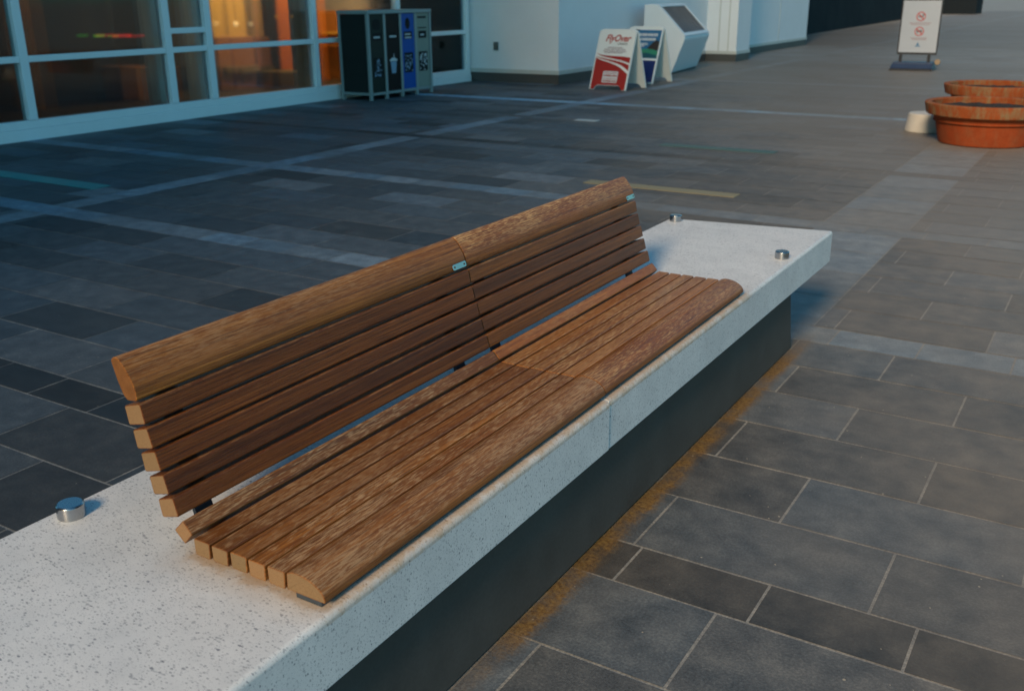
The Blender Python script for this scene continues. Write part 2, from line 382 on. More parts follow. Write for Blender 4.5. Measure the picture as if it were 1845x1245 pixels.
# ------------------------------------------------------------------ ground
def build_ground():
    bm = bmesh.new()
    for q in [(-400, 400, -400, 400)]:
        bm.faces.new([bm.verts.new((x, y, -.0014)) for x, y in ((q[0], q[2]), (q[1], q[2]), (q[1], q[3]), (q[0], q[3]))])
    lay = bm.loops.layers.float_color.new('tone')
    for f in bm.faces:
        for l in f.loops: l[lay] = (.25, .25, .235, 1)
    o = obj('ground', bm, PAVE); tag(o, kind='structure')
    # the stone sheet laid over it, tile by tile
    tiles = []
    X0, X1 = -10.6, 7.0
    strips = [(-6.96, -6.70, 'light'), (-1.66, -1.10, 'light'), (3.6, 4.16, 'light')]
    centres = [(-2.4, 'light'), (-.05, 'dark'), (2.193, 'dark2'), (4.42, 'light'), (6.73, 'light'), (9.08, 'dark'), (11.27, 'mid'), (13.15, 'blue'), (15.4, 'dark'), (17.65, 'light'), (19.9, 'mid')]
    y = 22.15; i = 0
    while y < 90:
        centres.append((y, ('dark', 'light', 'mid', 'light')[i % 4])); y += 2.25; i += 1
    R = random.Random(3)
    def tone(kind, x, y):
        v = R.gauss(1, .26); v = max(.55, min(1.75, v))
        b = R.uniform(-.06, .10)
        base = {'tile': .080, 'light': .20, 'dark': .036, 'dark2': .032, 'mid': .095, 'blue': .34}[kind]
        if kind == 'tile' and 24.6 < y < 29: base = .17
        elif kind == 'tile' and y > 20: base = .085 + .05 * (math.sin(y * 1.1) > .2)
        if kind == 'tile' and R.random() < .06: base *= 1.5
        if kind in ('light', 'blue', 'dark2'): v = 1 + (v - 1) * .45
        bl = {'light': .12, 'blue': .4}.get(kind, 0)
        return (base * v * (.84 - b - bl * .5), base * v * (1 + bl * .25), base * v * (1.13 + b + bl * .8))
    GAP = .0039
    def put(x0, x1, y0, y1, kind):
        tiles.append((x0 + GAP, x1 - GAP, y0 + GAP, y1 - GAP, tone(kind, x0, y0)))
    def course(y0, y1, xa, xb, ln, off, kind):
        x = xa - ((xa - off) % ln)
        while x < xb - 1e-6:
            a, b = max(x, xa), min(x + ln, xb)
            if b - a > .03: put(a, b, y0, y1, kind)
            x += ln
    prev = None
    hw = lambda k: {'dark2': .0985, 'light': .118, 'dark': .10, 'mid': .09, 'blue': .13}[k]
    row = 0
    fields = []
    xs = X0
    for a, b, k in strips:
        fields.append((xs, a)); xs = b
    fields.append((xs, X1))
    for c, k in centres:
        y0, y1 = c - hw(k), c + hw(k)
        if prev is not None:
            n = 6; h = (y0 - prev) / n
            for j in range(n):
                for xa, xb in fields:
                    off = -.68 if (row % 2) else -1.005
                    if xb < -2: off += R.choice((0, .11, -.17, .22))
                    course(prev + j * h, prev + (j + 1) * h, xa, xb, .66, off, 'tile')
                row += 1
            for a, b, sk in strips:
                m = max(1, round((y0 - prev) / .52)); hh = (y0 - prev) / m
                for j in range(m):
                    if a < -1.2 and a > -2 and prev < 4.2: # strip starts beyond the bench
                        kk = 'tile'
                    else: kk = sk
                    put(a, b, prev + j * hh, prev + (j + 1) * hh, kk)
        course(y0, y1, X0, X1, .375, -.60, k)
        prev = y1
    bm = bmesh.new(); lay = bm.loops.layers.float_color.new('tone')
    for x0, x1, y0, y1, t in tiles:
        dz = R.uniform(-.0005, .0005)
        f = bm.faces.new([bm.verts.new((x, y, dz)) for x, y in ((x0, y0), (x1, y0), (x1, y1), (x0, y1))])
        for l in f.loops: l[lay] = (*t, 1)
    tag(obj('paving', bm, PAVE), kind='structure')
    # inlaid strips in the paving
    for nm, x0, x1, y, w, m in (('a', -3.81, -2.49, 7.43, .15, BRONZE), ('b', -9.6, -7.26, 5.20, .19, TEALIN), ('c', -4.12, -2.9, 9.75, .17, GREENIN), ('d', -5.94, -5.64, 11.25, .15, PALEIN)):
        tag(obj('paving_inlay', box(x0, x1, y - w / 2, y + w / 2, -.001, .0045), m), kind='structure')
build_ground()

# ------------------------------------------------------------------ terrazzo bench
ZT, ZB = .48, .336
def build_plinth_bench():
    t = thing('terrazzo_bench', (-1.42, 2.19, 0), 'long pale terrazzo bench slab on a dark recessed plinth under the timber seats', 'bench')
    far = [(-1.043, 2.193), (-1.043, 4.483), (-1.793, 4.375), (-1.793, 2.193)]
    near = [(-1.0405, -.12), (-1.0405, 2.187), (-1.793, 2.187), (-1.793, -.12)]
    for k, p in enumerate((near, far)):
        bm = prism(p, ZB, ZT, 'z')
        top = [e for e in bm.edges if all(abs(v.co.z - ZT) < 1e-5 for v in e.verts)]
        jy = 2.19
        top_o = [e for e in top if not all(abs(v.co.y - jy) < .01 for v in e.verts)]
        bmesh.ops.bevel(bm, geom=top_o, offset=.013, segments=4, profile=.5, affect='EDGES')
        sharp = [e for e in bm.edges if e.calc_face_angle(0) > .9]
        bmesh.ops.bevel(bm, geom=sharp, offset=.003, segments=2, profile=.5, affect='EDGES')
        obj('slab', bm, [TERR, TERR], t, auto=35)
    obj('slab_joint', box(-1.788, -1.0445, 2.187, 2.193, ZB + .002, ZT - .002), SIGNW, t)
    # plinth, slightly narrower at its top
    bm = box(-1.735, -1.10, -.02, 4.17, .004, ZB)
    for v in bm.verts:
        if v.co.z > .2:
            v.co.y += -.10 if v.co.y > 2 else .10
    bevel(bm, .004, 2)
    obj('plinth', bm, PLINTH, t)
    for x, y in ((-1.742, 1.062), (-1.742, 4.325), (-1.096, 3.885)):
        r = .0285; z0, z1 = ZT + .0, ZT + .031
        obj('stud', lathe([(0, z0), (r * .96, z0), (r, z0 + .002), (r, z1 - .004), (r - .001, z1 - .002), (r - .004, z1), (0, z1)], x, y, 40), STEEL, t, auto=30)
build_plinth_bench()

# ------------------------------------------------------------------ timber seat modules
YN, LEN = 1.0787, 1.113
def build_seat():
    root = thing('slatted_bench', (-1.25, YN, ZT), '', 'bench seat', 'slatted timber seats fixed end to end on the terrazzo bench')
    R = random.Random(11)
    ya, yb = YN, YN + LEN - .003
    def slat(name, pts, r, jit=.002, tilt=0):
        y0 = ya + R.uniform(0, jit); y1 = yb - R.uniform(0, jit)
        bm = prism(roundpoly(pts, r, 4), y0, y1, 'y')
        # eased arrises at the ends, and a faint bow so no two slats are ruler-straight alike
        ends = [e for e in bm.edges if all(abs(v.co.y - y0) < 1e-6 for v in e.verts) or all(abs(v.co.y - y1) < 1e-6 for v in e.verts)]
        bmesh.ops.bevel(bm, geom=ends, offset=.0020, segments=2, profile=.5, affect='EDGES')
        bm.normal_update()
        for f in bm.faces:
            if abs(f.normal.y) < .97: f.material_index = 0
        return obj(name, bm, [WOOD, ENDG], root, auto=32)
    ZS = .4915
    slat('front_slat', [(-1.1455, .5265), (-1.130, .5345), (-1.108, .5335), (-1.087, .529), (-1.069, .519), (-1.058, .508), (-1.0555, .4925), (-1.1465, .4925)], [.003, .01, .01, .01, .01, .008, .004, .002])
    for i in range(5):
        xr = -1.1502 - i * .0480
        w = .0432; d = R.uniform(-.0008, .0012)
        slat('seat_slat', [(xr - w, ZS + .0345 + d), (xr, ZS + .0345 + d), (xr - .0012, ZS - .001), (xr - w + .0012, ZS - .001)], .0055)
    slat('seat_slat', [(-1.4405, .527), (-1.4125, .5555), (-1.3895, .530), (-1.4145, .503)], .0045)
    backs = [[(-1.470, .586), (-1.432, .599), (-1.4225, .563), (-1.4645, .550)],
             [(-1.4855, .632), (-1.449, .644), (-1.4390, .608), (-1.4795, .596)],
             [(-1.5005, .678), (-1.4635, .690), (-1.4535, .654), (-1.4955, .641)],
             [(-1.5150, .723), (-1.4775, .735), (-1.4680, .697), (-1.5095, .6865)],
             [(-1.5300, .770), (-1.4890, .782), (-1.4810, .744), (-1.5245, .733)]]
    for p in backs:
        (ax, az), (bx_, bz), (cx, cz), (dx, dz) = p
        slat('backrest_slat', [(ax - .006, az - .001), (bx_, bz + .0005), (cx + .0008, cz - .0028), (dx - .005, dz - .0035)], .0055)
    cap = [(-1.5575, .857), (-1.551, .8635), (-1.543, .8665), (-1.533, .8625), (-1.524, .853), (-1.5155, .842), (-1.507, .829), (-1.5005, .817), (-1.4970, .803), (-1.4960, .789), (-1.500, .7845), (-1.525, .7815), (-1.5350, .7905), (-1.547, .820)]
    top = slat('top_rail', cap, .006); top.data.materials[1] = ENDG2
    # maker's badge: a small stainless plate with two screws on the lower face of the top rail
    bm = bmesh.new(); L, H, T = .064, .0165, .0022
    pl = prism(roundpoly([(-L / 2, -H / 2), (L / 2, -H / 2), (L / 2, H / 2), (-L / 2, H / 2)], .0055, 5), 0, T, 'z')
    bevel(pl, .0005, 1)
    U = Vector((0, 1, 0)); V = Vector((-.0055, 0, .0185)).normalized(); N = U.cross(V).normalized()
    if N.x < 0: N = -N
    M = Matrix((( U.x, V.x, N.x, -1.4968), (U.y, V.y, N.y, YN + LEN - .037), (U.z, V.z, N.z, .7985), (0, 0, 0, 1)))
    badge = obj('badge', xf(pl, M), STEEL, root)
    for s in (-1, 1):
        sc = lathe([(0, T + .0002), (.0028, T + .0002), (.0028, T + .0010), (0, T + .0010)], s * (L / 2 - .009), 0, 12)
        o = obj('screw', xf(sc, M), PLINTH, root); o.parent = badge
    # steel supports: a foot bar under the seat and a bent upright behind the back slats
    for yy in (YN + .095, YN + LEN - .095):
        prof = [(-1.075, .4805), (-1.44, .4805), (-1.462, .500), (-1.478, .560), (-1.538, .775), (-1.551, .800), (-1.544, .806), (-1.529, .778), (-1.470, .556), (-1.452, .504), (-1.438, .490), (-1.075, .490)]
        bm = prism(prof, yy - .022, yy + .022, 'y')
        obj('support', bm, [FRAMEST, FRAMEST], root)
    # packing strip that keeps the front slat off the slab
    obj('packing_strip', box(-1.128, -1.068, ya + .004, yb - .004, ZT + .001, .4915), FRAMEST, root)
    return root
seat = build_seat()
seat['label'] = 'slatted brown timber seat nearest the camera with its end grain showing'
def copy_tree(o, parent=None):
    c = o.copy(); COL.objects.link(c)
    if parent: c.parent = parent
    for ch in list(o.children): copy_tree(ch, c)
    return c
seat2 = copy_tree(seat)
seat2.location.y = YN + LEN + .0008; seat2.location.x -= .0022; seat2.location.z -= .0008
for ch in seat2.children:        # golden sheen put into the far slats' colour, shade into its backrest
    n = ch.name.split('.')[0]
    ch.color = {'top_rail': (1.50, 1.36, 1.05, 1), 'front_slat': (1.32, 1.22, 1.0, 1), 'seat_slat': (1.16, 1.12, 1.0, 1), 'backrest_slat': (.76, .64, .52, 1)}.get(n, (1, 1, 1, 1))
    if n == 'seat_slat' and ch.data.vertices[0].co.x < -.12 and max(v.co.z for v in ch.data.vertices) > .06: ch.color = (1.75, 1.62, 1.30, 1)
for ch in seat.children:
    if ch.name.startswith('backrest_slat'): ch.color = (.60, .46, .35, 1)  # shade on the near back slats put into their colour
seat2['label'] = 'slatted timber seat farther away, beside the empty end of the terrazzo slab, with golden sheen'

# ------------------------------------------------------------------ storefront
XW = -10.48
def build_storefront():
    t = thing('glazed_storefront', (XW, 10, 0), 'pale blue white framed glass storefront at upper left behind the paving', 'storefront')
    y0, y1, zt = 1.5, 15.66, 3.4
    obj('base_kerb', box(XW - .16, XW, y0, y1, -.004, .125, .006), WHITEPAINT, t)
    obj('bottom_rail', box(XW - .14, XW - .012, y0, y1, .127, .215, .006), WHITEPAINT, t)
    ms = [2.75, 4.78, 6.79, 8.80, 9.475, 11.52, 13.55, 15.58]
    for m in ms:
        obj('mullion', box(XW - .13, XW - .004, m - .052, m + .052, .217, zt, .006), WHITEPAINT, t)
    for a, b in zip(ms, ms[1:]):
        zs = [.873, 1.93]
        if a == 8.80: zs = [.873, 1.105, 1.93]
        for z in zs:
            obj('transom', box(XW - .12, XW - .010, a + .054, b - .054, z - .034, z + .034, .006), WHITEPAINT, t)
        edges = [.217] + [z for z in zs for z in (z - .036, z + .036)] + [zt]
        for k in range(0, len(edges), 2):
            bm = box(XW - .078, XW - .066, a + .05, b - .05, edges[k] - .005, edges[k + 1] + .005)
            obj('pane', bm, GLASS, t)
    obj('head_rail', box(XW - .16, XW + .002, y0, y1, zt + .002, 4.6, .01), WHITEPAINT, t)
    return t
FRONT = build_storefront()

def interior():
    obj('interior_floor', box(-19, -10.66, 1.5, 15.60, -.004, .03), IN_FLOOR, FRONT)
    obj('interior_ceiling', box(-19, -10.66, 1.5, 15.60, 3.42, 3.5), IN_DARK, FRONT)
    obj('interior_back_wall', box(-19.2, -19, 1.5, 15.60, 0.03, 3.42), IN_DARK, FRONT)
    obj('interior_side_wall', box(-19.0, -10.7, 1.3, 1.5, 0.03, 3.42), IN_DARK, FRONT)
    obj('interior_end_wall', box(-19.0, -10.72, 15.60, 15.68, 0.03, 3.42), IN_TAN, FRONT)
    def bx(n, x0, x1, y0, y1, z1, m, lab, cat, z0=.031, bv=.01, group=None):
        return tag(solid(n, box(x0, x1, y0, y1, z0, z1, bv), m, ((x0 + x1) / 2, (y0 + y1) / 2, z0), lab, cat, group), kind='thing')
    G = 'pale columns just inside the storefront glass'
    for i, (a, b) in enumerate(((5.95, 6.58), (8.87, 9.14), (9.55, 9.86), (11.62, 11.95))):
        lab = ['broad grey tan column inside the glass at the left edge', 'grey green column inside the glass left of the narrow double pane',
               'grey green column inside the narrow double pane', 'grey green column inside the glass beside the orange panel'][i]
        bx('interior_column', -11.1, -10.86, a, b, 3.40, IN_GREY, lab, 'column', group=G)
    bx('partition', -13.3, -13.1, 8.60, 10.02, 3.40, IN_DARK, 'dark navy partition wall behind the large left storefront pane', 'partition')
    bx('timber_post', -13.0, -12.9, 8.36, 8.56, 3.40, IN_BROWN, 'slim brown timber post left of the dark partition indoors', 'post')
    bx('counter', -13.2, -12.8, 10.05, 10.62, .52, IN_BROWN, 'low brown timber counter right of the dark partition indoors', 'counter')
    bx('display_cabinet', -13.4, -13.02, 11.85, 12.6, 1.8, IN_OCHRE, 'ochre display cabinet behind the glass near the small round lamp', 'cabinet')
    bx('timber_counter', -13.0, -12.9, 11.80, 12.61, .88, IN_BROWN, 'brown timber counter indoors in front of the ochre cabinet', 'counter')
    bx('counter_ledge', -12.9, -12.8, 11.86, 12.6, .41, IN_OLIVE, 'dim olive ledge along the foot of the brown indoor counter', 'ledge', z0=.30)
    bx('dark_column', -13.3, -12.95, 12.64, 13.28, 3.40, BLACK, 'dark column indoors between the ochre cabinet and the orange panel', 'column')
    bx('olive_box', -12.85, -12.4, 12.68, 13.16, .30, IN_OLIVE, 'low olive brown box at the foot of the dark indoor column', 'box')
    bx('orange_panel', -13.4, -13.2, 13.36, 14.3, 3.40, IN_ORANGE, 'bright orange wall panel behind the glass left of the bins', 'panel')
    bx('ochre_box', -13.15, -12.95, 13.30, 13.80, .26, IN_OCHRE, 'bright yellow ochre box at the foot of the orange panel', 'box')
    bx('timber_cabinet', -13.4, -13.0, 14.36, 15.3, 1.25, IN_BROWN, 'brown timber cabinet indoors just left of the recycling bins', 'cabinet')
    for k, z in enumerate((.62, .84)):
        bx('shelf', -13.0, -12.72, 14.36, 15.3, z + .04, IN_OCHRE if k else IN_BROWN, ('lower brown' if not k else 'upper ochre') + ' shelf on the timber cabinet behind the bins', 'shelf', z0=z)
    bx('dark_cabinet', -12.3, -11.6, 15.0, 15.57, 2.2, IN_OLIVE, 'dark olive cabinet behind the glass right of the recycling bins', 'cabinet')
    bx('interior_column', -10.83, -10.62, 15.2, 15.56, 3.4, IN_TAN, 'tan column inside the last pane right of the recycling bins', 'column', group=G)
    # lit signs and lamps
    bx('led_sign', -12.86, -12.82, 9.46, 9.62, 1.012, LEDG, 'small green lit sign hanging indoors behind the left pane', 'sign', z0=.975, bv=0)
    bx('led_sign', -12.86, -12.82, 9.78, 10.08, 1.0, LEDR, 'small red lit sign hanging indoors behind the left pane', 'sign', z0=.962, bv=0)
    for i, (y, z, r, lab) in enumerate(((12.06, 1.09, .045, 'small round lit lamp in front of the ochre cabinet'), (13.0, 1.18, .03, 'faint small lamp against the dark indoor column'))):
        t = thing('globe_lamp', (-12.7, y, z), lab, 'lamp')
        obj('bulb', lathe([(0, z - r), (r * .7, z - r * .7), (r, z), (r * .7, z + r * .7), (0, z + r)], -12.7, y, 16), LAMP if i == 0 else IN_OCHRE, t, smooth=True)
        obj('cord', box(-12.704, -12.696, y - .004, y + .004, z + r, 3.41), BLACK, t)
    for nm, y, z, e, x in (('a', 12.2, 2.5, 62, -12.0), ('b', 14.2, 2.3, 75, -12.1), ('c', 8.3, 2.6, 10, -12.2), ('d', 14.7, 2.6, 16, -10.95)):  # the last one is a fill added to brighten the tan column
        l = bpy.data.lights.new('interior_and_fill_lamp', 'AREA'); l.energy = e; l.color = (1, .58, .22); l.size = 1.0
        o = bpy.data.objects.new('interior_and_fill_lamp', l); COL.objects.link(o); o.location = (x, y, z)
        o.rotation_euler = (math.radians(12), math.radians(28), 0)
interior()

# ------------------------------------------------------------------ white building with piers
def off_poly(p, d):
    n = len(p); out = []
    area = sum(p[i][0] * p[(i + 1) % n][1] - p[(i + 1) % n][0] * p[i][1] for i in range(n))
    s = 1 if area > 0 else -1
    for i in range(n):
        a, b, c = Vector(p[i - 1]), Vector(p[i]), Vector(p[(i + 1) % n])
        e1 = (b - a).normalized(); e2 = (c - b).normalized()
        n1 = Vector((e1.y, -e1.x)) * s; n2 = Vector((e2.y, -e2.x)) * s
        k = (n1 + n2); k = k / (1 + n1.dot(n2))
        out.append(tuple(b + k * d))
    return out

def build_white():
    t = thing('white_building', (-10, 20, 0), 'white rendered building wall with dark stone base and stepped piers at top centre', 'building')
    fp = [(-10.44, 15.70), (-8.66, 15.70), (-8.66, 22.84), (-7.92, 22.84), (-7.92, 23.76), (-8.62, 23.76), (-8.62, 31.1), (-22, 31.1), (-22, 15.70)]
    bm = prism(fp, .232, 14.0, 'z')
    obj('wall', bm, [RENDERW, RENDERW], t)
    obj('base_trim', prism(off_poly(fp, .022), .165, .230, 'z'), [TRIMW, TRIMW], t)
    obj('stone_plinth', prism(off_poly(fp, .008), -.003, .163, 'z'), [PLINW, PLINW], t)
    b = box(-10.0, -9.9, 15.672, 15.698, .56, .70, .006)
    obj('outlet_box', b, paint('grey_outlet', (.09, .11, .11, 1), .5), t)
    for y in (25.6, 28.3):
        obj('wall_joint', box(-8.6195, -8.612, y - .012, y + .012, .235, 8.9), TRIMW, t)
    for x in (-8.35, -8.12):
        obj('wall_joint', box(x - .012, x + .012, 22.832, 22.8395, .235, 8.9), TRIMW, t)
build_white()
solid('dark_wing', prism([(-10.45, 31.8), (-11.75, 61.7), (-30, 61.7), (-30, 31.8)], -.003, 14, 'z'), [DARKB, DARKB], (-12, 46, 0), 'dark unlit building wing beyond the end of the white wall', 'building')
solid('sun_blocker', box(-60, -.4, -60, -20, -.003, 42), PLINW, (-20, -40, 0), 'plain dark block added unseen behind the viewpoint to shade the left of the plaza', 'building')  # unseen block, added to keep the sun off the left paving
solid('planter_wall', box(-13.5, -9.9, 77, 80, -.003, 1.2, .03), DARKB, (-11.2, 78, 0), 'dark low planter wall far away behind the white pavement sign', 'planter')

# ------------------------------------------------------------------ recycling station
def build_bins():
    t = thing('recycling_station', (-10.1, 12.7, 0), 'four stream recycling station with black, blue and grey front panels by the storefront', 'recycling bin')
    x0, x1, y0, y1, H = -10.38, -9.80, 11.90, 13.50, 1.30
    ys = [11.945, 12.305, 12.70, 13.085, 13.465]
    def post(x, y, z0=0.0, z1=H - .052): return box(x - .022, x + .022, y - .024, y + .024, z0, z1, .004)
    for x in (x0 + .02, x1 - .02):
        for y in ((ys[0] - .02), (ys[-1] + .012)): obj('leg', post(x, y), BINF, t)
    for y in ys[1:-1]: obj('divider', post(x1 - .02, y, 0), BINF, t)
    obj('top_frame', box(x0 - .01, x1 + .01, y0 - .005, y1 + .005, H - .05, H, .006), BINF, t)
    for y in (ys[0] - .02, ys[-1] + .012):
        obj('bottom_rail', box(x0 + .044, x1 - .044, y - .018, y + .018, .075, .115, .003), BINF, t)
    fr = bmesh.new()
    for a, b in zip(ys, ys[1:]): join(fr, box(x1 - .036, x1 - .004, a + .026, b - .026, .072, .108, .003))
    obj('front_rail', fr, BINF, t)
    obj('back_panel', box(x0 + .005, x0 + .02, y0 + .05, y1 - .05, .12, H - .055), BINSIDE, t)
    for y in (ys[0] - .022, ys[-1] + .014):
        obj('side_panel', box(x0 + .045, x1 - .045, y - .008, y + .008, .118, H - .055), BINSIDE, t)
    def fm(y, z): return ((x1 - .0135, y, z), (0, 1, 0), (0, 0, 1))
    kinds = (BLACKG, BLACK, BLUE, GREYP)
    for i, (a, b) in enumerate(zip(ys, ys[1:])):
        c = (a + b) / 2; f = fm(c, 0)
        pn = obj('front_panel', box(x1 - .03, x1 - .014, a + .027, b - .027, .112, H - .054), kinds[i], t)
        pn['label'] = ('black green front panel', 'black front panel', 'blue front panel', 'grey front panel')[i]
        el = lambda rx, rz, z: [(rx * math.cos(k * math.pi / 16), z + rz * math.sin(k * math.pi / 16)) for k in range(32)]
        R = random.Random(i)
        def dec(name, polys, m, lift): obj(name, poly_uv(polys, f, lift), m, t).parent = pn
        def rc(u0, u1, v0, v1): return [(u0, v0), (u1, v0), (u1, v1), (u0, v1)]
        if i == 0: dec('opening', [roundpoly(rc(-.10, .09, 1.02, 1.17), .06, 6)], HOLE, .0012)
        if i == 2: dec('opening', [el(.062, .085, 1.095)], HOLE, .0012)
        if i == 3:
            dec('slot', [rc(-.12, .11, 1.165, 1.195)], HOLE, .0012); dec('slot', [rc(-.12, .11, 1.012, 1.028)], HOLE, .0012)
        dec('label_plate', [rc(-.105, .105, .865, .975)], HOLE, .0014)
        words = []
        rows = [(.915, .028)] if i != 2 else [(.935, .022), (.885, .022)]
        for z, h in rows:
            u = -.075 if i < 3 else -.05
            while u < (.07 if i < 3 else .04):
                w = R.uniform(.014, .022); words.append(rc(u, u + w, z - h / 2, z + h / 2)); u += w + .006
        dec('label_letters', words, DECAL, .0022)
        if i == 1:   # a lidded cup with a straw
            dec('picture', [[(-.05, .37), (.05, .37), (.075, .545), (-.075, .545)]], DECALB, .0022)
            dec('picture_lid', [rc(-.09, .09, .552, .580), rc(-.055, .055, .583, .60), [(.0, .602), (.014, .602), (.03, .66), (.016, .66)]], DECAL, .0022)
        else:
            v0, v1 = (.36, .66) if i != 0 else (.33, .62)
            dec('picture', [roundpoly(rc(-.115, .115, v0, v1), .015, 3)], HOLE, .0014)
            bits = []
            for _ in range(46):
                z = R.uniform(v0 + .02, v1 - .03); lim = .095 if i else .095 * (1 - (z - v0) / (v1 - v0)) + .01
                u = R.uniform(-lim, lim); s = R.uniform(.006, .018); an = R.uniform(0, 3.1)
                k = 4 if R.random() < .6 else 5
                bits.append([(u + s * math.cos(an + q * 2 * math.pi / k), z + s * R.uniform(.7, 1.2) * math.sin(an + q * 2 * math.pi / k)) for q in range(k)])
            bm = bmesh.new()
            for q, pl in enumerate(bits): join(bm, poly_uv([pl], f, .0022 + q * .00003))
            obj('picture_marks', bm, DECALB if i != 3 else DECAL, t).parent = pn
    obj('latch', lathe([(0, 0), (.012, 0), (.012, .01), (0, .01)], 0, 0, 12), STEEL, t).matrix_local = Matrix.Translation(Vector((x1 - .014, 12.62, .80)) - Vector((-10.1, 12.7, 0))) @ Matrix.Rotation(math.pi / 2, 4, 'Y')
build_bins()

# ------------------------------------------------------------------ A-frame signs
def curve(pts, n=10):
    """smooth polyline through control values by Catmull-Rom on (u,v)"""
    P = [Vector(p) for p in pts]; P = [P[0] * 2 - P[1]] + P + [P[-1] * 2 - P[-2]]
    out = []
    for i in range(1, len(P) - 2):
        for j in range(n):
            t = j / n; a, b, c, d = P[i - 1], P[i], P[i + 1], P[i + 2]
            out.append(tuple(.5 * ((2 * b) + (c - a) * t + (2 * a - 5 * b + 4 * c - d) * t * t + (3 * b - a - 3 * c + d) * t ** 3)))
    out.append(tuple(P[-2])); return out

